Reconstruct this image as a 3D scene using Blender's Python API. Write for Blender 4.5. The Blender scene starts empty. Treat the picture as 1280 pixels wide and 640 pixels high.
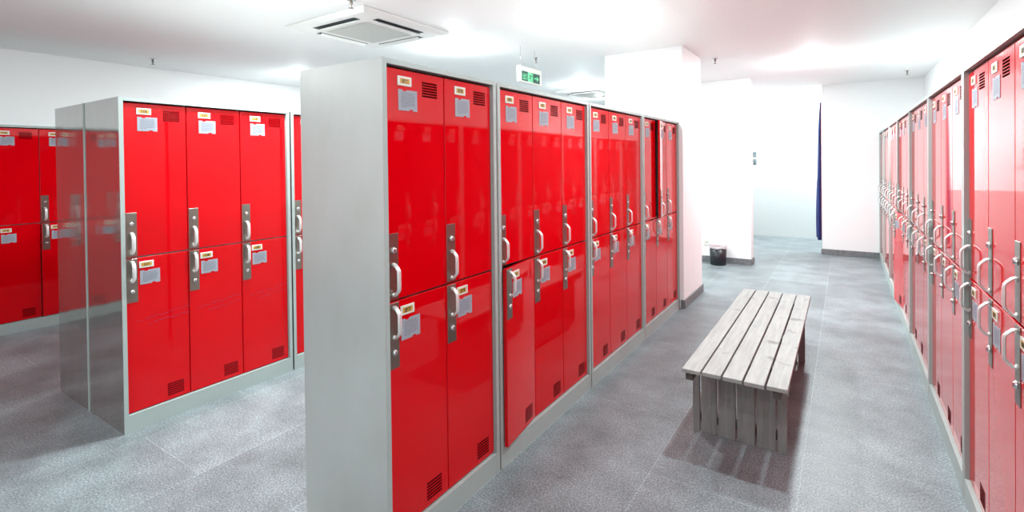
import bpy, math, random
from mathutils import Vector, Matrix
random.seed(4)
scn = bpy.context.scene
col = scn.collection

# ------------------------------------------------------------------ camera, world, exposure
HC = 2.603                                   # ceiling height
FOC, PCX, PCY = 631.92, 640.0, 209.54         # focal length and principal point for a 1280 wide frame
YAW, PITCH, ROLL = 0.5819, -0.0102, -0.0111
EYE = Vector((1.3739, -1.2533, 1.4675))
fw = Vector((-math.sin(YAW)*math.cos(PITCH), math.cos(YAW)*math.cos(PITCH), math.sin(PITCH)))
r0 = Vector((math.cos(YAW), math.sin(YAW), 0)); u0 = r0.cross(fw)
rt = r0*math.cos(ROLL)+u0*math.sin(ROLL); up = -r0*math.sin(ROLL)+u0*math.cos(ROLL)
cam = bpy.data.cameras.new('camera'); co = bpy.data.objects.new('camera', cam); col.objects.link(co)
m = Matrix((rt, up, -fw)).transposed().to_4x4(); m.translation = EYE
co.matrix_world = m
cam.sensor_width = 36; cam.lens = FOC/1280*36
cam.shift_x = (640-PCX)/1280; cam.shift_y = -(320-PCY)/1280
cam.clip_start = .02
scn.camera = co
w = bpy.data.worlds.new('world'); scn.world = w; w.use_nodes = True
w.node_tree.nodes['Background'].inputs[0].default_value = (.9, .95, 1, 1)
w.node_tree.nodes['Background'].inputs[1].default_value = .3
vs = scn.view_settings
vs.view_transform = 'Standard'; vs.look = 'None'; vs.gamma = 1; vs.use_curve_mapping = False
vs.exposure = .68
LAMP_COLOR = (.88, 1.0, 1.01)
# x, y, watts of each ceiling downlight; unseen ones added for brightness come last
DOWNLIGHTS = [
    (1.14, 1.65, 24, 'round recessed ceiling downlight above the wooden bench'),
    (1.14, -.93, 15, 'round recessed ceiling downlight above the near end of the corridor'),
    (1.062, 5.513, 58, 'round recessed ceiling downlight glowing before the recess at the far end'),
    (-.30, 2.45, 24, 'round recessed ceiling downlight above the central locker row'),
    (-1.80, 2.56, 48, 'round recessed ceiling downlight just beyond the air conditioner'),
    (-1.60, .62, 36, 'round recessed ceiling downlight on the near side of the air conditioner'),
    (-4.35, 2.59, 22, 'round recessed ceiling downlight near the left wall'),
    (-1.87, 5.56, 50, 'round recessed ceiling downlight beside the farther air conditioner'),
    (-2.25, 7.10, 40, 'round recessed ceiling downlight deepest behind the central lockers'),
    (-3.6, -2.3, 11, 'round recessed ceiling downlight at the near left of the room'),
    (-.75, -2.0, 22, 'added unseen ceiling light at the near end of the left aisle'),  # added out of view to brighten the central row's side panel
    (1.55, 8.75, 34, 'added unseen ceiling light brightening the recess from behind the curtain'),  # added out of sight behind the end wall to brighten the recess
    (-.45, 8.5, 24, 'added unseen ceiling light brightening the recess from behind the far wall'),  # second added recess light, kept hidden by the far wall
]

# ------------------------------------------------------------------ materials
def lin(c):
    return tuple(((x/12.92) if x <= .04045 else ((x+.055)/1.055)**2.4) for x in c)
def mat(name, rgb, rough=.5, metal=0, coat=0, coat_rough=.03, emit=None, es=0, spec=.5):
    mt = bpy.data.materials.new(name); mt.use_nodes = True
    b = mt.node_tree.nodes['Principled BSDF']
    b.inputs['Base Color'].default_value = (*rgb, 1)
    b.inputs['Roughness'].default_value = rough
    b.inputs['Metallic'].default_value = metal
    b.inputs['Coat Weight'].default_value = coat
    b.inputs['Coat Roughness'].default_value = coat_rough
    b.inputs['Specular IOR Level'].default_value = spec
    if emit:
        b.inputs['Emission Color'].default_value = (*emit, 1); b.inputs['Emission Strength'].default_value = es
    return mt
def nodes(mt):
    nt = mt.node_tree
    return nt, nt.nodes['Principled BSDF'], nt.nodes.new, nt.links.new
def noise(mt, scale, detail=4, vec=None, rough=.5):
    nt, b, N, L = nodes(mt)
    t = N('ShaderNodeTexCoord'); n = N('ShaderNodeTexNoise')
    n.inputs['Scale'].default_value = scale; n.inputs['Detail'].default_value = detail; n.inputs['Roughness'].default_value = rough
    mp = N('ShaderNodeMapping'); L(t.outputs['Object'], mp.inputs['Vector']); L(mp.outputs['Vector'], n.inputs['Vector'])
    if vec: mp.inputs['Scale'].default_value = vec
    return n
def ramp(mt, src, stops):
    nt, b, N, L = nodes(mt)
    r = N('ShaderNodeValToRGB'); L(src, r.inputs['Fac'])
    e = r.color_ramp.elements
    while len(e) < len(stops): e.new(.5)
    for el, (p, c) in zip(e, stops):
        el.position = p; el.color = (*c, 1) if not isinstance(c, float) else (c, c, c, 1)
    return r
def bump(mt, src, strength, dist=.01):
    nt, b, N, L = nodes(mt)
    bp = N('ShaderNodeBump'); bp.inputs['Strength'].default_value = strength; bp.inputs['Distance'].default_value = dist
    L(src, bp.inputs['Height']); L(bp.outputs['Normal'], b.inputs['Normal']); return bp

M = {}
M['wall'] = mat('white_wall_paint', (.86, .86, .86), .55)
n = noise(M['wall'], 60, 3); bump(M['wall'], n.outputs['Fac'], .05, .003)
M['ceil'] = mat('white_ceiling_paint', (.88, .88, .88), .7)
M['dado'] = mat('pale_grey_gloss_dado', (.46, .475, .475), .2)
# floor: grey granite tiles
fl = mat('grey_granite_tiles', (.2, .2, .21), .38); M['floor'] = fl
nt, b, N, L = nodes(fl)
tc = N('ShaderNodeTexCoord'); sep = N('ShaderNodeSeparateXYZ'); L(tc.outputs['Object'], sep.inputs[0])
ax = N('ShaderNodeMath'); ax.operation = 'ADD'; ax.inputs[1].default_value = 20*1.15-1.07+.0; L(sep.outputs['Y'], ax.inputs[0])
ay = N('ShaderNodeMath'); ay.operation = 'ADD'; ay.inputs[1].default_value = 24*.6; L(sep.outputs['X'], ay.inputs[0])
cmb = N('ShaderNodeCombineXYZ'); L(ax.outputs[0], cmb.inputs[0]); L(ay.outputs[0], cmb.inputs[1])
br = N('ShaderNodeTexBrick'); L(cmb.outputs[0], br.inputs['Vector'])
br.inputs['Scale'].default_value = 1; br.inputs['Brick Width'].default_value = 1.15; br.inputs['Row Height'].default_value = .6
br.inputs['Mortar Size'].default_value = .003; br.inputs['Mortar Smooth'].default_value = .6; br.offset = .5
br.inputs['Color1'].default_value = (.80, .80, .80, 1); br.inputs['Color2'].default_value = (1.10, 1.10, 1.10, 1); br.inputs['Mortar'].default_value = (1.5, 1.5, 1.48, 1)
n1 = noise(fl, 120, 3, rough=.9); r1 = ramp(fl, n1.outputs['Fac'], [(.30, (.050, .061, .069)), (.5, (.175, .20, .214)), (.70, (.43, .48, .49))])
n2 = noise(fl, 3.0, 6, rough=.65); r2 = ramp(fl, n2.outputs['Fac'], [(.32, .66), (.68, 1.28)])
mx = N('ShaderNodeMix'); mx.data_type = 'RGBA'; mx.blend_type = 'MULTIPLY'; mx.inputs['Factor'].default_value = 1
L(r1.outputs[0], mx.inputs['A']); L(r2.outputs[0], mx.inputs['B'])
mx2 = N('ShaderNodeMix'); mx2.data_type = 'RGBA'; mx2.blend_type = 'MULTIPLY'; mx2.inputs['Factor'].default_value = 1
L(mx.outputs['Result'], mx2.inputs['A']); L(br.outputs['Color'], mx2.inputs['B'])
L(mx2.outputs['Result'], b.inputs['Base Color'])
r3 = ramp(fl, n2.outputs['Fac'], [(.2, .40), (.8, .48)]); L(r3.outputs[0], b.inputs['Roughness'])
bump(fl, n1.outputs['Fac'], .12, .002)
# granite skirting
sk = mat('dark_grey_stone', (.15, .155, .16), .45); M['stone'] = sk
n = noise(sk, 30, 6, rough=.7); r = ramp(sk, n.outputs['Fac'], [(.3, (.10, .105, .11)), (.7, (.24, .245, .25))]); sk.node_tree.links.new(r.outputs[0], sk.node_tree.nodes['Principled BSDF'].inputs['Base Color'])
# red gloss paint
M['red'] = mat('red_gloss_door_paint', (.60, .0003, .004), .5, coat=1.0, coat_rough=.035, spec=0.0)
M['red'].node_tree.nodes['Principled BSDF'].inputs['Coat IOR'].default_value = 1.38
n = noise(M['red'], 2.2, 2, (1, 1, .6)); bump(M['red'], n.outputs['Fac'], .10, .02)
M['frame'] = mat('grey_green_frame_paint', (.37, .42, .405), .4)
# brushed stainless side panels, slightly wavy
st = mat('brushed_steel_panel', (.56, .53, .515), .12, metal=.9); M['steel'] = st
nt, b, N, L = nodes(st)
na = noise(st, 3, 5, (6, 6, .5)); ra = ramp(st, na.outputs['Fac'], [(.3, .05), (.75, .11)]); L(ra.outputs[0], b.inputs['Roughness'])
nb = noise(st, 1.6, 2, (1.3, 1.3, .7)); bump(st, nb.outputs['Fac'], .10, .05)
nc = noise(st, 5, 7, (2.5, 2.5, .5), .6); rc = ramp(st, nc.outputs['Fac'], [(.3, (.55, .52, .505)), (.7, (.60, .585, .57))]); L(rc.outputs[0], b.inputs['Base Color'])
sg = mat('galvanised_steel_panel', (.50, .49, .475), .34, metal=.6); M['steel_matte'] = sg
nt, b, N, L = nodes(sg)
na = noise(sg, 4, 6, (1.2, 1.2, .8), .5); ra = ramp(sg, na.outputs['Fac'], [(.3, (.62, .60, .575)), (.7, (.68, .665, .65))]); L(ra.outputs[0], b.inputs['Base Color'])
M['plate'] = mat('brushed_lock_plate_steel', (.25, .23, .20), .30, metal=.9)
n = noise(M['plate'], 40, 3, (1, 1, .05)); bump(M['plate'], n.outputs['Fac'], .08, .002)
M['handle'] = mat('satin_aluminium_handle', (.80, .79, .78), .28, metal=.55)
M['chrome'] = mat('chrome', (.75, .75, .76), .12, metal=1)
M['white_plastic'] = mat('white_plastic', (.66, .65, .60), .35)
M['label'] = mat('yellow_number_insert', (.50, .28, .04), .5)
M['ink'] = mat('black_ink', (.02, .018, .015), .6)
M['paper'] = mat('notice_paper', (.32, .33, .375), .6, spec=.2)
M['paper_ink'] = mat('grey_print', (.13, .13, .17), .6)
M['hole_shade'] = mat('painted_vent_hole_shade', (.02, .0005, .001), .9, spec=0)
M['dark'] = mat('dark_slot', (.015, .016, .02), .5)
# scribble
M['scribble'] = mat('magenta_marker', (.36, .001, .045), .6)
# bench wood
def wood(name, a, c, rough=.6):
    mt = mat(name, a, rough); nt, b, N, L = nodes(mt)
    n = noise(mt, 6, 8, (9, .7, 9), .65); r = ramp(mt, n.outputs['Fac'], [(.25, a), (.75, c)])
    oi = N('ShaderNodeTexNoise'); oi.inputs['Scale'].default_value = 7
    t = N('ShaderNodeTexCoord'); L(t.outputs['Object'], oi.inputs['Vector'])
    k = ramp(mt, oi.outputs['Fac'], [(.27, .55), (.36, 1.0)])
    x = N('ShaderNodeMix'); x.data_type = 'RGBA'; x.blend_type = 'MULTIPLY'; x.inputs['Factor'].default_value = 1
    L(r.outputs[0], x.inputs['A']); L(k.outputs[0], x.inputs['B']); L(x.outputs['Result'], b.inputs['Base Color'])
    bump(mt, n.outputs['Fac'], .25, .004)
    return mt
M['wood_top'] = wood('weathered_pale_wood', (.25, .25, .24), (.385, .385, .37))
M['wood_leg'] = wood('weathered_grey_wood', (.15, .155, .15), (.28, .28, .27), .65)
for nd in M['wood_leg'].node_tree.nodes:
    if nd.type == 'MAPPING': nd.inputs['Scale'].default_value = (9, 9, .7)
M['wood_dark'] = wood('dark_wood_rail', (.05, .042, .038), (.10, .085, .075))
M['ac'] = mat('white_ac_plastic', (.80, .79, .77), .45)
M['grille'] = mat('ac_grille', (.50, .49, .47), .6)
nt, b, N, L = nodes(M['grille'])
tc = N('ShaderNodeTexCoord'); wv = N('ShaderNodeTexWave'); wv.inputs['Scale'].default_value = 22; wv.bands_direction = 'Y'; L(tc.outputs['Object'], wv.inputs['Vector'])
r = ramp(M['grille'], wv.outputs['Fac'], [(.2, (.42, .41, .39)), (.6, (.60, .59, .56))]); L(r.outputs[0], b.inputs['Base Color'])
M['lens'] = mat('lit_lamp_lens', (1, 1, 1), .4, emit=(1, .98, .95), es=14)
M['sign_green'] = mat('dark_green_sign_face', (.012, .07, .05), .3)
M['sign_lit'] = mat('lit_green_sign_symbol', (.16, .62, .30), .4, emit=(.18, .95, .38), es=.12)
M['bin'] = mat('black_bin_plastic', (.008, .009, .013), .4)
M['bag'] = mat('white_bin_liner', (.42, .38, .39), .45)
M['bag_pink'] = mat('pink_bin_rim', (.50, .10, .16), .45)
cu = mat('navy_curtain', (.012, .018, .11), .8); M['curtain'] = cu
nt, b, N, L = nodes(cu); n = noise(cu, 8, 4, (4, 4, .6)); r = ramp(cu, n.outputs['Fac'], [(.3, (.012, .016, .085)), (.7, (.03, .045, .22))]); L(r.outputs[0], b.inputs['Base Color'])
M['hem'] = mat('maroon_curtain_edge', (.22, .03, .06), .8)
M['photo'] = mat('blue_grey_printed_picture', (.3, .38, .40), .4)
nt, b, N, L = nodes(M['photo']); n = noise(M['photo'], 18, 3); r = ramp(M['photo'], n.outputs['Fac'], [(.35, (.03, .05, .07)), (.6, (.16, .20, .21))]); L(r.outputs[0], b.inputs['Base Color'])

# ------------------------------------------------------------------ mesh helpers
class MB:
    def __init__(s): s.v = []; s.f = []; s.mi = []; s.mats = []; s.sm = []
    def _m(s, m):
        if m not in s.mats: s.mats.append(m)
        return s.mats.index(m)
    def add(s, vs, fs, m, smooth=False):
        o = len(s.v); s.v += [tuple(v) for v in vs]; k = s._m(m)
        for f in fs: s.f.append([i+o for i in f]); s.mi.append(k); s.sm.append(smooth)
        return s
    def box(s, x0, x1, y0, y1, z0, z1, m):
        v = [(x, y, z) for x in (x0, x1) for y in (y0, y1) for z in (z0, z1)]
        return s.add(v, [(0, 1, 3, 2), (4, 6, 7, 5), (0, 4, 5, 1), (2, 3, 7, 6), (0, 2, 6, 4), (1, 5, 7, 3)], m)
    def bev(s, x0, x1, y0, y1, z0, z1, m, c=.002):
        # box whose +x face is chamfered on its four sides
        v = [(x0, y0, z0), (x0, y1, z0), (x0, y1, z1), (x0, y0, z1),
             (x1-c, y0, z0), (x1-c, y1, z0), (x1-c, y1, z1), (x1-c, y0, z1),
             (x1, y0+c, z0+c), (x1, y1-c, z0+c), (x1, y1-c, z1-c), (x1, y0+c, z1-c)]
        f = [(3, 2, 1, 0), (8, 9, 10, 11)]
        for a in range(4):
            b = (a+1) % 4; f.append((a, b, b+4, a+4)); f.append((a+4, b+4, b+8, a+8))
        return s.add(v, f, m)
    def lathe(s, prof, c, m, n=24, axis='z', smooth=True, caps=True):
        vs = []; fs = []
        for r, h in prof:
            for i in range(n):
                a = 2*math.pi*i/n; p = (r*math.cos(a), r*math.sin(a), h)
                if axis == 'x': p = (h, p[0], p[1])
                if axis == 'y': p = (p[0], h, p[1])
                vs.append((p[0]+c[0], p[1]+c[1], p[2]+c[2]))
        for k in range(len(prof)-1):
            for i in range(n):
                j = (i+1) % n; fs.append((k*n+i, k*n+j, (k+1)*n+j, (k+1)*n+i))
        s.add(vs, fs, m, smooth)
        if caps:
            o = len(s.v)-len(vs)
            k = s._m(m)
            s.f.append([o+i for i in range(n)][::-1]); s.mi.append(k); s.sm.append(False)
            s.f.append([o+(len(prof)-1)*n+i for i in range(n)]); s.mi.append(k); s.sm.append(False)
        return s
    def sweep(s, pts, a, b, side, m):
        # elliptic strap swept along pts; side = constant sideways axis
        side = Vector(side); n = 10; vs = []; fs = []; P = [Vector(p) for p in pts]
        for i, p in enumerate(P):
            t = (P[min(i+1, len(P)-1)]-P[max(i-1, 0)]).normalized(); q = t.cross(side).normalized()
            for k in range(n):
                an = 2*math.pi*k/n; vs.append(p+side*a*math.cos(an)+q*b*math.sin(an))
        for i in range(len(P)-1):
            for k in range(n):
                j = (k+1) % n; fs.append((i*n+k, i*n+j, (i+1)*n+j, (i+1)*n+k))
        fs.append(tuple(range(n))[::-1]); fs.append(tuple((len(P)-1)*n+k for k in range(n)))
        return s.add(vs, fs, m, True)
    def mesh(s, name):
        me = bpy.data.meshes.new(name); me.from_pydata(s.v, [], s.f)
        for mm in s.mats: me.materials.append(M[mm])
        me.polygons.foreach_set('material_index', s.mi); me.polygons.foreach_set('use_smooth', s.sm)
        me.update()
        import bmesh
        bm = bmesh.new(); bm.from_mesh(me); bmesh.ops.recalc_face_normals(bm, faces=bm.faces); bm.to_mesh(me); bm.free()
        return me
def ob(name, me, parent=None, loc=(0, 0, 0), rz=0):
    if isinstance(me, MB): me = me.mesh(name)
    o = bpy.data.objects.new(name, me); col.objects.link(o); o.location = loc; o.rotation_euler = (0, 0, rz)
    if parent: o.parent = parent
    return o
def thing(name, label, cat, loc=(0, 0, 0), rz=0, group=None):
    o = ob(name, None, None, loc, rz); o['label'] = label; o['category'] = cat
    if group: o['group'] = group
    return o
def tag(o, label, cat, group=None):
    o['label'] = label; o['category'] = cat
    if group: o['group'] = group
    return o
def struct(name, mb, parent=None):
    o = ob(name, mb, parent); o['kind'] = 'structure'; return o

# ------------------------------------------------------------------ the room
XL, XR, YN, YF = -5.29, 2.313, -3.6, 9.57
YW, XW = 6.42, .286           # far wall on the left of the opening
Y2, X2 = 7.875, 1.083         # far wall on the right of the opening
struct('floor', MB().box(XL-.2, XR+.2, YN-.2, YF+.2, -.1, 0, 'floor'))
struct('ceiling', MB().box(XL-.2, XR+.2, YN-.2, YF+.2, HC, HC+.15, 'ceil'))
struct('wall_left', MB().box(XL-.2, XL, YN-.2, YF+.2, 0, HC, 'wall'))
struct('wall_right', MB().box(XR, XR+.2, YN-.2, YF+.2, 0, HC, 'wall'))
struct('wall_near', MB().box(XL, XR, YN-.2, YN, 0, HC, 'wall'))
wb = MB().box(XL, XR, YF, YF+.2, .94, HC, 'wall').box(XL, XR, YF-.004, YF+.2, 0, .94, 'dado')
struct('wall_back', wb)
struct('wall_far', MB().box(-.95, XW, YW, YW+.22, 0, HC, 'wall').box(-.95, -.73, YW+.22, YF, 0, HC, 'wall'))
struct('wall_end', MB().box(X2, XR, Y2, Y2+.2, 0, HC, 'wall'))
CX0, CX1, CY0, CY1 = -.776, .038, 3.852, 4.62
struct('wall_pillar', MB().box(CX0, CX1, CY0, CY1, 0, HC, 'wall'))
t = .014
def skirting(name, segs, h):
    mb = MB()
    for s in segs: mb.box(*s, 0, h, 'stone')
    o = struct(name, mb)
    bv = o.modifiers.new('bevel', 'BEVEL'); bv.width = .003; bv.segments = 2; bv.limit_method = 'ANGLE'
skirting('baseboard_pillar', [(CX1, CX1+t, CY0-.0, CY1+t), (CX0-t, CX1, CY1, CY1+t), (.012, CX1+t, CY0-t, CY0-.0)], .085)
skirting('baseboard_far', [(-.95, XW+t, YW-t, YW), (XW, XW+t, YW, YW+.22)], .085)
skirting('baseboard_end', [(X2-t, 1.80, Y2-t, Y2), (X2-t, X2, Y2, Y2+.2)], .085)

# ------------------------------------------------------------------ downlights
lamp_mesh = None
for i, (x, y, wt, lb) in enumerate(DOWNLIGHTS):
    t_ = thing('ceiling_downlight', lb, 'ceiling light', (x, y, HC), 0, 'round recessed ceiling downlights')
    if lamp_mesh is None:
        ring = MB().lathe([(.064, 0), (.088, 0), (.088, -.006), (.078, -.012), (.066, -.010), (.064, 0)], (0, 0, 0), 'ac', 32, caps=False).mesh('trim_ring')
        lens = MB().lathe([(.001, -.004), (.064, -.004), (.064, 0), (.001, 0)], (0, 0, 0), 'lens', 32).mesh('lens')
        lamp_mesh = (ring, lens)
    ob('trim_ring', lamp_mesh[0], t_); ob('lens', lamp_mesh[1], t_)
    ld = bpy.data.lights.new('downlight', 'AREA'); ld.shape = 'DISK'; ld.size = .12; ld.energy = wt*.98; ld.color = LAMP_COLOR
    lo = bpy.data.objects.new('downlight_beam', ld); col.objects.link(lo); lo.location = (x, y, HC-.016)
    ld = bpy.data.lights.new('downlight', 'POINT'); ld.shadow_soft_size = .05; ld.energy = wt*.26; ld.color = LAMP_COLOR  # extra point light added under each lens to brighten the ceiling around it
    lo = bpy.data.objects.new('added_ceiling_halo', ld); col.objects.link(lo); lo.location = (x, y, HC-.10)

# ------------------------------------------------------------------ lockers
H = 1.85; FR = .022; REC = .017
Z0, ZM0, ZM1, ZT = .10, .9565, .9645, 1.822     # lower door, gap, upper door
def carcass(w, D, side):
    b = MB(); T = .006
    # outer skins (sides), top, back; front face lies at x=0
    b.box(-D, -.0006, 0, .0015, 0, H, side); b.box(-D, -.0006, w-.0015, w, 0, H, side)
    b.box(-D, -.046, .0015, T, .001, H-.001, 'frame'); b.box(-D, -.046, w-T, w-.0015, .001, H-.001, 'frame')
    b.box(-D, -D+T, .0015, w-.0015, 0, H, side); b.box(-D+T, -.046, .0015, w-.0015, H-T, H-.0005, side)
    b.box(-D+T, -.03, T, w-T, .085, .095, 'frame'); b.box(-D+T, -.04, T, w-T, ZM0-.001, ZM1+.001, 'frame')
    return b.mesh('carcass')
def frame(w):
    b = MB()
    b.box(-.045, 0, .0016, FR, 0, H, 'frame'); b.box(-.045, 0, w-FR, w-.0016, 0, H, 'frame')
    b.box(-.045, 0, FR, w-FR, H-.019, H, 'frame')
    return b.mesh('front_frame')
def plinth(w):
    return MB().box(-.045, -.0005, FR, w-FR, 0, .095, 'frame').mesh('plinth')
def partition(n, w, D):
    b = MB(); dw = (w-2*FR)/n
    for i in range(1, n):
        b.box(-D+.006, -.04, FR+dw*i-.004, FR+dw*i+.004, .095, H-.006, 'frame')
    return b.mesh('inner_partition')
_door = {}
def door_mesh(dw, z0, z1):
    k = (round(dw, 4), z0)
    if k not in _door:
        _door[k] = MB().bev(-.018, 0, -dw+.0025, -.0025, 0, z1-z0, 'red', .0018).mesh('door')
    return _door[k]
def vent_mesh(upper):
    b = MB()
    for r in range(6):
        for c in range(9):
            y = -.083+c*.0098; z = r*(.0105 if upper else .0125)
            b.box(-.001, .0006, y, y+.0075, z, z+.0070, 'hole_shade')  # raised dark squares, colour stands in for the shade inside the openings
    return b.mesh('vent')
def handle_mesh():
    b = MB(); pts = []
    for x, z in ((0, -.058), (.006, -.058), (.012, -.055), (.023, -.044), (.028, -.037), (.030, -.028), (.030, 0)): pts.append((x, 0, z))
    pts += [(x, y, -z) for x, y, z in pts[-2::-1]]
    # straighten ends
    b.sweep(pts, .0098, .0048, (0, 1, 0), 'handle')
    for z in (-.055, .055): b.lathe([(.008, 0), (.008, .004)], (0, 0, z), 'handle', 12, axis='x')
    return b.mesh('handle')
def lock_mesh():
    b = MB().lathe([(.0125, 0), (.0125, .004), (.010, .006), (.010, .009), (.004, .010)], (0, 0, 0), 'chrome', 20, axis='x')
    b.box(.009, .0106, -.001, .001, -.006, .006, 'dark')
    return b.mesh('key_lock')
def card_mesh():
    # clear holder with a notch in the top edge and one in the bottom edge
    W, Hh = .099, .079
    out = [(0, 0), (.055, 0), (.060, .006), (.074, .006), (.079, 0), (W, 0), (W, Hh), (.043, Hh), (.038, Hh-.006), (.024, Hh-.006), (.019, Hh), (0, Hh)]
    n = len(out); vs = [(0, y, z) for y, z in out]+[(.0014, y, z) for y, z in out]
    fs = [tuple(range(n)), tuple(range(n, 2*n))[::-1]]+[(i, (i+1) % n, (i+1) % n+n, i+n) for i in range(n)]
    b = MB().add(vs, fs, 'paper')
    rnd = random.Random(7)
    for k in range(9):
        z = Hh-.014-k*.0065; y = .014
        end = .085 if k < 8 else .045
        while y < end:
            l = rnd.uniform(.006, .02); b.box(.0012, .0017, y, min(y+l, end), z, z+.0024, 'paper_ink'); y += l+.0025
    return b.mesh('notice_card')
_txt = {}
def number_mesh(s):
    b = MB(); W, Hh = .072, .036
    b.bev(0, .0035, 0, W, 0, Hh, 'white_plastic', .001)
    b.box(.0034, .0040, .0105, W-.0105, .0080, Hh-.0080, 'label')
    cu = bpy.data.curves.new('t', 'FONT'); cu.body = s; cu.size = .0200; cu.align_x = 'CENTER'; cu.extrude = .0002; cu.offset = .0008
    o = bpy.data.objects.new('t', cu); col.objects.link(o)
    dg = bpy.context.evaluated_depsgraph_get(); me = bpy.data.meshes.new_from_object(o.evaluated_get(dg))
    vs = [(.0042+v.co.z, W/2+v.co.x, .0108+v.co.y) for v in me.vertices]
    b.add(vs, [tuple(p.vertices) for p in me.polygons], 'ink')
    bpy.data.objects.remove(o); bpy.data.curves.remove(cu); bpy.data.meshes.remove(me)
    return b.mesh('number_label')
MESH = dict(plate=MB().bev(0, .0022, 0, .054, 0, .243, 'plate', .0008).mesh('lock_plate'), handle=handle_mesh(), lock=lock_mesh(),
            card=card_mesh(), vent_u=vent_mesh(True), vent_l=vent_mesh(False))
def make_door(parent, w, n, i, upper, number, theta=0, detail=True, scribble=False):
    dw = (w-2*FR)/n; z0, z1 = (ZM1, ZT) if upper else (Z0, ZM0)
    hinge = (-REC, FR+dw*(i+1), z0)
    d = ob('door', door_mesh(dw, z0, z1), parent, hinge, theta)
    y0 = -dw
    def sub(name, me, y, z, x=.0002):
        return ob(name, me, d, (x, y0+y, z-z0))
    if upper:
        sub('lock_plate', MESH['plate'], .006, .968); sub('handle', MESH['handle'], .033, 1.040, .0022); sub('key_lock', MESH['lock'], .033, 1.150, .0022)
        lz, cz, vz = 1.761, 1.668, 1.730
    else:
        sub('lock_plate', MESH['plate'], .006, .711); sub('handle', MESH['handle'], .033, .882, .0022); sub('key_lock', MESH['lock'], .033, .772, .0022)
        lz, cz, vz = .897, .803, .125
    sub('vent', MESH['vent_u' if upper else 'vent_l'], .283, vz)
    sub('number_label', number_mesh(number), .067, lz); sub('notice_card', MESH['card'], .071, cz)
    if scribble:
        rnd = random.Random(i+3); b = MB()
        for k in range(2):
            y = .05+.06*k; z = .60-.035*k
            while y < dw-.02:
                l = rnd.uniform(.010, .030); zz = z+.10*(y-.05)+rnd.uniform(-.004, .004)
                b.box(-.0004, .0004, y, y+l, zz, zz+rnd.uniform(.002, .005), 'scribble'); y += l+rnd.uniform(0, .006)
        sub('marker_scribble', b.mesh('marker_scribble'), 0, 0)
    return d
CH = {}
def make_locker(label, group, loc, rz, w, n, D, numbers, side='steel_matte', angles={}, scribbles=()):
    t = thing('locker_cabinet', label, 'locker', loc, rz, group)
    k = (round(w, 4), n, D, side)
    if k not in CH: CH[k] = (carcass(w, D, side), frame(w), plinth(w), partition(n, w, D))
    ob('carcass', CH[k][0], t); ob('front_frame', CH[k][1], t); ob('plinth', CH[k][2], t); ob('inner_partition', CH[k][3], t)
    for i in range(n):
        for u in (True, False):
            make_door(t, w, n, i, u, numbers(i, u), angles.get((i, u), 0), scribble=(i, u) in scribbles)
    return t
def numb(start): return lambda i, u: '%03d' % (start+2*i+(0 if u else 1))
R = math.radians
# central row, facing the corridor
G = 'red lockers of the central row'
LC = [('nearest locker cabinet of the central row, two door columns wide, pale grey side panel', 0, .703, 2, lambda i, u: [['066', '068'], ['067', '069']][0 if u else 1][i], {}),
      ('red locker cabinet second in the central row, its first lower door ajar', .716, 1.024, 3, numb(70), {(0, False): R(6.8)}),
      ('red locker cabinet third in the central row, all six doors shut, opposite the bench', 1.752, 1.040, 3, numb(76), {}),
      ('last red locker cabinet of the central row beside the white pillar, upper door ajar', 2.802, 1.048, 3, numb(82), {(1, True): R(7)})]
for lb, y, w_, n_, nu, an in LC:
    make_locker(lb, G, (0, y, 0), 0, w_, n_, .481, nu, 'steel_matte', an)
# left island: two rows back to back
G = 'red lockers of the left island'
A = -1.921
make_locker('red locker cabinet at the near end of the left island, magenta scribble on lower doors', G, (A, -.13, 0), 0, 1.013, 3, .500, numb(115), 'steel', {}, ((0, False), (1, False), (2, False)))
make_locker('red locker cabinet second in the left island, mostly hidden behind the central row', G, (A, .893, 0), 0, 1.013, 3, .500, numb(121), 'steel')
make_locker('locker cabinet of the left island turned away, showing only its shiny steel side panel', G, (A-.512-.500, .883, 0), math.pi, 1.013, 3, .500, numb(127), 'steel')
make_locker('locker cabinet backing the second of the left island, hidden behind it', G, (A-.512-.500, 1.906, 0), math.pi, 1.013, 3, .500, numb(133), 'steel')
tag(ob('corner_strip', MB().box(A-.512, A-.500, -.134, -.122, 0, H, 'frame')), 'thin pale metal strip covering the joint of the two shiny steel side panels', 'strip')
# far left row against the wall
G = 'red lockers along the left wall'
B = -4.794
FL = ['red locker cabinet nearest the front along the left wall, reflected in steel panel', 'red locker cabinet along the left wall, second from the front, seen only in reflection',
      'red locker cabinet by the left wall beside the shiny steel island end, door ajar', 'red locker cabinet along the left wall, hidden behind the left island']
for k in range(4):
    make_locker(FL[k], G, (B, -.447+1.05*(k-2), 0), 0, 1.045, 3, .48, numb(148+6*k), 'steel_matte', {(2, False): R(3.5)} if k == 2 else {})
# right row, facing the corridor from the right
G = 'red lockers of the right row'
RX = 1.797
ends = [.535, 1.62, 2.705, 3.79, 4.875, 5.96, 7.045, 7.858]
RL = ['red locker cabinet of the right row cut by the right edge of the photo', 'red locker cabinet of the right row, second from the right edge, beside the bench',
      'red locker cabinet of the right row, third from the right edge', 'red locker cabinet of the right row with one lower door ajar, brighter red strip',
      'red locker cabinet of the right row just beyond the one with the open lower door', 'red locker cabinet of the right row, last but one before the end wall',
      'narrow two column red locker cabinet at far end of right row, touching end wall']
for k in range(7):
    w_ = ends[k+1]-ends[k]-.004
    make_locker(RL[k], G, (RX, ends[k+1]-.002, 0), math.pi, w_, 2 if k == 6 else 3, .50, numb(1+6*k), 'steel_matte', {(0, False): R(7.5)} if k == 3 else {})

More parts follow.
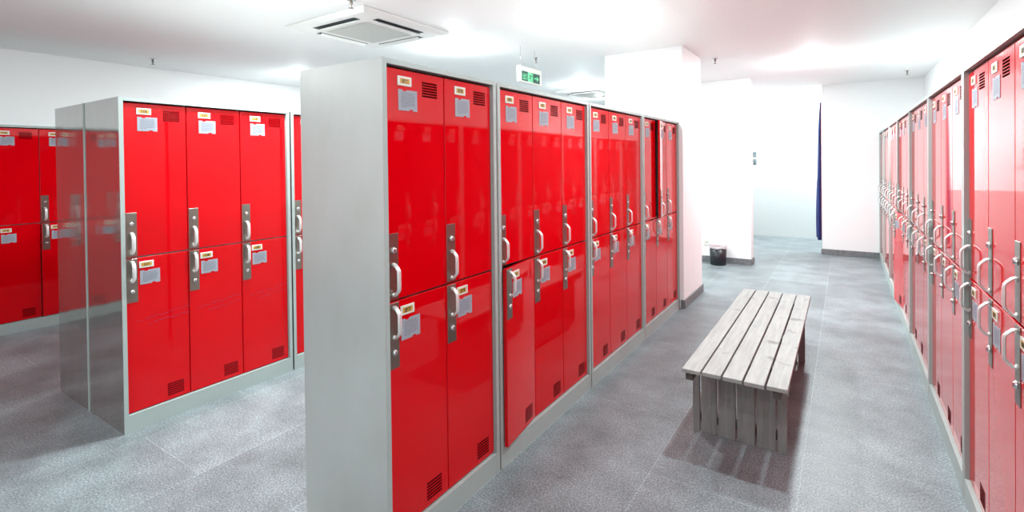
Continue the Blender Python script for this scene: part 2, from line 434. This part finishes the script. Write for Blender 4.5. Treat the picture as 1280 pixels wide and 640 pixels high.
# ------------------------------------------------------------------ bench
bx0, bx1, by0, by1 = .690, 1.157, 1.310, 3.178
bench = thing('slatted_bench', 'weathered pale wooden bench with five top slats and slatted end panels in the corridor', 'bench', ((bx0+bx1)/2, (by0+by1)/2, 0))
cx_, cy_ = (bx0+bx1)/2, (by0+by1)/2
def bpart(name, mb, rot=0):
    o = ob(name, mb, bench, (-cx_, -cy_, 0))
    bv = o.modifiers.new('bevel', 'BEVEL'); bv.width = .003; bv.segments = 2; bv.limit_method = 'ANGLE'
    return o
sw = (bx1-bx0-4*.0085)/5
for k in range(5):
    x = bx0+k*(sw+.0085); e = [.0, .004, .001, -.003, .002][k]
    bpart('slat', MB().box(x, x+sw, by0+e, by1+e, .41, .43, 'wood_top'))
px = [0, .036, .044, .122, .130, .215, .223, .308, .316, .403, .410, .453]
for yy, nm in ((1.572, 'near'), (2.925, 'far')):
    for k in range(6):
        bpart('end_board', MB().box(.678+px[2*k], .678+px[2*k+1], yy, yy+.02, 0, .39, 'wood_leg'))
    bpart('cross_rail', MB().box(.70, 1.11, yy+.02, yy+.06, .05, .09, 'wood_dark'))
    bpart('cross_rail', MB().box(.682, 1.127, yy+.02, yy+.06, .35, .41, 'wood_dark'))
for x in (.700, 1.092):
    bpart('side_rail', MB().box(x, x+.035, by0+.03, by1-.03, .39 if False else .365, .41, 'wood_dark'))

# ------------------------------------------------------------------ bin
bn = thing('waste_bin', 'small black waste bin with a pale pink liner on the floor by the far wall', 'bin', (-.118, 6.27, 0))
ob('bin_body', MB().lathe([(.098, 0), (.104, .004), (.112, .24), (.106, .24), (.098, .012), (.001, .012)], (0, 0, 0), 'bin', 40), bn)
b = MB(); n_ = 48; vs = []; fs = []
rr = random.Random(2)
for k, (r_, z_) in enumerate([(.106, .16), (.107, .245), (.113, .272), (.118, .27), (.117, .232)]):
    for i in range(n_):
        a = 2*math.pi*i/n_; wv_ = rr.uniform(-.0015, .0015)+(.004*math.sin(5*a) if k == 4 else 0)
        vs.append(((r_+wv_*.5)*math.cos(a), (r_+wv_*.5)*math.sin(a), z_+wv_))
for k in range(4):
    for i in range(n_):
        j = (i+1) % n_; fs.append((k*n_+i, k*n_+j, (k+1)*n_+j, (k+1)*n_+i))
b.add(vs, fs, 'bag', True)
for q in range(2*n_, 3*n_): b.mi[q] = b._m('bag_pink')
ob('bin_liner', b, bn)

# ------------------------------------------------------------------ curtain
b = MB(); n_ = 20; rows = 40; vs = []; fs = []
for r_ in range(rows+1):
    f = r_/rows; z = 2.36-f*2.13
    wd = .016+.058*min(1, f*1.6)**.8+.006*math.sin(f*9)
    for i in range(n_+1):
        s_ = i/n_; x = 1.068-wd*(.5+.5*math.sin(s_*math.pi*5))*(.6+.4*s_)
        vs.append((x, 7.93+s_*.22, z-(.03*math.sin(s_*7) if r_ == rows else 0)))
for r_ in range(rows):
    for i in range(n_):
        a = r_*(n_+1)+i; fs.append((a, a+1, a+n_+2, a+n_+1))
b.add(vs, fs, 'curtain', True)
cur = thing('doorway_curtain', 'narrow gathered navy blue curtain hanging at the right jamb of the opening', 'curtain', (0, 0, 0))
cf = ob('curtain_cloth', b, cur); sd = cf.modifiers.new('solid', 'SOLIDIFY'); sd.thickness = .004
ob('maroon_edge', MB().box(1.069, 1.077, 7.90, 7.925, .27, 2.36, 'hem'), cur)
ob('curtain_hook', MB().box(1.04, 1.083, 7.93, 7.96, 2.35, 2.365, 'chrome'), cur)

# ------------------------------------------------------------------ notices on the recess wall
pt = thing('wall_notice', 'two small blue grey pictures mounted on a white board on the recess wall', 'notice', (-.12, YF-.004, 1.5))
ob('board', MB().box(-.12, .075, -.006, 0, -.155, .15, 'white_plastic'), pt)
ob('picture', MB().box(-.11, .066, -.009, -.006, .015, .12, 'photo'), pt)
ob('picture', MB().box(-.11, .066, -.009, -.006, -.135, -.02, 'photo'), pt)
tag(ob('wall_socket', MB().box(-.04, .05, -.010, 0, -.03, .03, 'grille'), None, (.0, YF-.004, 1.315)), 'small grey plate on the recess wall below the two pictures', 'wall plate')
o = ob('wall_socket', MB().box(-.043, .043, -.008, 0, -.043, .043, 'white_plastic').box(-.015, -.009, -.009, -.008, -.01, .01, 'dark').box(.009, .015, -.009, -.008, -.01, .01, 'dark'), None, (-.30, YW, .28))
tag(o, 'white power socket low on the far wall behind the black bin', 'wall socket')

# ------------------------------------------------------------------ ceiling cassettes
def cassette(cx, cy, label):
    t = thing('air_conditioner', label, 'air conditioner', (cx, cy, HC-.002), 0, 'ceiling cassette air conditioners')
    s = .47
    b = MB()
    z1, z2 = -.012, -.030
    o = [(-s, -s), (s, -s), (s, s), (-s, s)]
    def ring(k, z): return [(x*k, y*k, z) for x, y in o]
    vs = ring(1, 0)+ring(1, z1)+ring(.90, z2)+ring(.88, z2)
    fs = []
    for k in range(3):
        for i in range(4):
            j = (i+1) % 4; fs.append((k*4+i, k*4+j, (k+1)*4+j, (k+1)*4+i))
    fs.append((12, 13, 14, 15)); b.add(vs, fs, 'ac')
    ob('panel', b, t)
    g = MB().box(-.255, .255, -.255, .255, z2-.004, z2, 'ac').box(-.242, .242, -.242, .242, z2-.0065, z2-.003, 'grille')
    ob('intake_grille', g, t)
    for a in range(4):
        sl = MB().box(-.25, .25, .315, .375, z2-.0015, z2+.004, 'dark')
        q = ob('air_slot', sl, t, rz=a*math.pi/2)
        fl_ = MB()
        # angled flap
        fl_.add([(-.235, .322, z2-.003), (.235, .322, z2-.003), (.235, .352, z2-.018), (-.235, .352, z2-.018),
                 (-.235, .322, z2-.006), (.235, .322, z2-.006), (.235, .352, z2-.021), (-.235, .352, z2-.021)],
                [(0, 1, 2, 3), (4, 7, 6, 5), (0, 4, 5, 1), (1, 5, 6, 2), (2, 6, 7, 3), (3, 7, 4, 0)], 'ac')
        ob('flap', fl_, q)
    return t
cassette(-1.955, 1.66, 'white square ceiling air conditioner with dark air slots above the left aisle')
cassette(-2.05, 6.42, 'white ceiling air conditioner half hidden behind the top of the central lockers')

# ------------------------------------------------------------------ sprinklers
sp = None
SP = [(-4.738, 1.144, 'small pendent ceiling sprinkler near the left wall above the island'), (-1.471, 1.072, 'small pendent ceiling sprinkler beside the near air conditioner'),
      (-1.42, 3.49, 'small pendent ceiling sprinkler above the green exit sign'), (.173, 4.72, 'small pendent ceiling sprinkler beside the white pillar'),
      (2.056, 7.045, 'small pendent ceiling sprinkler above the far end of the right lockers')]
for x, y, lb in SP:
    t_ = thing('fire_sprinkler', lb, 'sprinkler', (x, y, HC), 0, 'pendent ceiling sprinklers')
    if sp is None:
        sp = (MB().lathe([(.034, 0), (.034, -.003), (.014, -.010)], (0, 0, 0), 'chrome', 20).mesh('rose'),
              MB().lathe([(.011, -.008), (.011, -.03), (.006, -.034), (.006, -.05), (.004, -.055)], (0, 0, 0), 'plate', 12).mesh('nozzle'),
              MB().lathe([(.018, -.055), (.018, -.057), (.003, -.059)], (0, 0, 0), 'plate', 16).mesh('deflector'))
    ob('rose', sp[0], t_); ob('nozzle', sp[1], t_); ob('deflector', sp[2], t_)

# ------------------------------------------------------------------ exit sign
sg_ = thing('exit_sign', 'hanging green and white emergency exit sign with running figure and right arrow', 'sign', (-1.25, 3.10, 2.256))
hw = .215
ob('housing', MB().bev(-.03, 0, -hw, hw, 0, .155, 'white_plastic', .004), sg_)
fz0, fz1 = .012, .108; f0, f1 = -.172, .172
ob('face', MB().box(0, .0015, f0, f1, fz0, fz1, 'sign_green'), sg_)
b = MB()
X0, X1 = .0014, .0024
def bar(y0, y1, z0, z1, m_='sign_lit'): b.box(X0, X1, y0, y1, fz0+z0, fz0+z1, m_)
def seg(y0, z0, y1, z1, t, m_='sign_lit', x1=X1):
    d = Vector((y1-y0, z1-z0)); n = Vector((-d.y, d.x)).normalized()*t/2
    p = [(y0+n.x, z0+n.y), (y1+n.x, z1+n.y), (y1-n.x, z1-n.y), (y0-n.x, z0-n.y)]
    vs = [(X0, y, fz0+z) for y, z in p]+[(x1, y, fz0+z) for y, z in p]
    b.add(vs, [(0, 1, 2, 3), (7, 6, 5, 4), (0, 4, 5, 1), (1, 5, 6, 2), (2, 6, 7, 3), (3, 7, 4, 0)], m_)
# characters 出口
y = -.155
seg(y+.019, .018, y+.019, .078, .005)
for zz, hh in ((.048, .02), (.018, .022)):
    seg(y+.003, zz, y+.035, zz, .005); seg(y+.003, zz, y+.003, zz+hh, .005); seg(y+.035, zz, y+.035, zz+hh, .005)
y = -.112
seg(y, .022, y+.034, .022, .005); seg(y, .068, y+.034, .068, .005); seg(y+.002, .02, y+.002, .07, .005); seg(y+.032, .02, y+.032, .07, .005)
# bright door panel with a dark running figure
bar(-.062, .038, .002, .094)
DK = 'sign_green'; X1b = .0032
for (a_, c_, d_, e_, t_) in [(-.005, .068, -.018, .045, .013), (-.018, .045, -.002, .030, .010), (-.002, .030, .002, .010, .009), (-.018, .045, -.035, .034, .009), (-.035, .034, -.050, .036, .008),
                             (-.006, .066, .014, .056, .007), (.014, .056, .022, .064, .007), (-.008, .066, -.030, .066, .007), (-.030, .066, -.038, .054, .007), (.030, .006, .030, .088, .006)]:
    seg(a_, c_, d_, e_, t_, DK, X1b)
b.lathe([(.008, X0), (.008, X1b)], (0, .004, fz0+.082), DK, 14, axis='x')
# arrow
seg(.062, .047, .125, .047, .012); 
b.add([(x_, y_, fz0+z_) for x_ in (X0, X1) for y_, z_ in ((.112, .073), (.152, .047), (.112, .021))], [(0, 1, 2), (5, 4, 3), (0, 3, 4, 1), (1, 4, 5, 2), (2, 5, 3, 0)], 'sign_lit')
ob('symbols', b, sg_)
for yy in (-.17, .10):
    ob('hanging_wire', MB().lathe([(.0025, .155), (.0025, HC-2.256)], (-.015, yy, 0), 'chrome', 8), sg_)
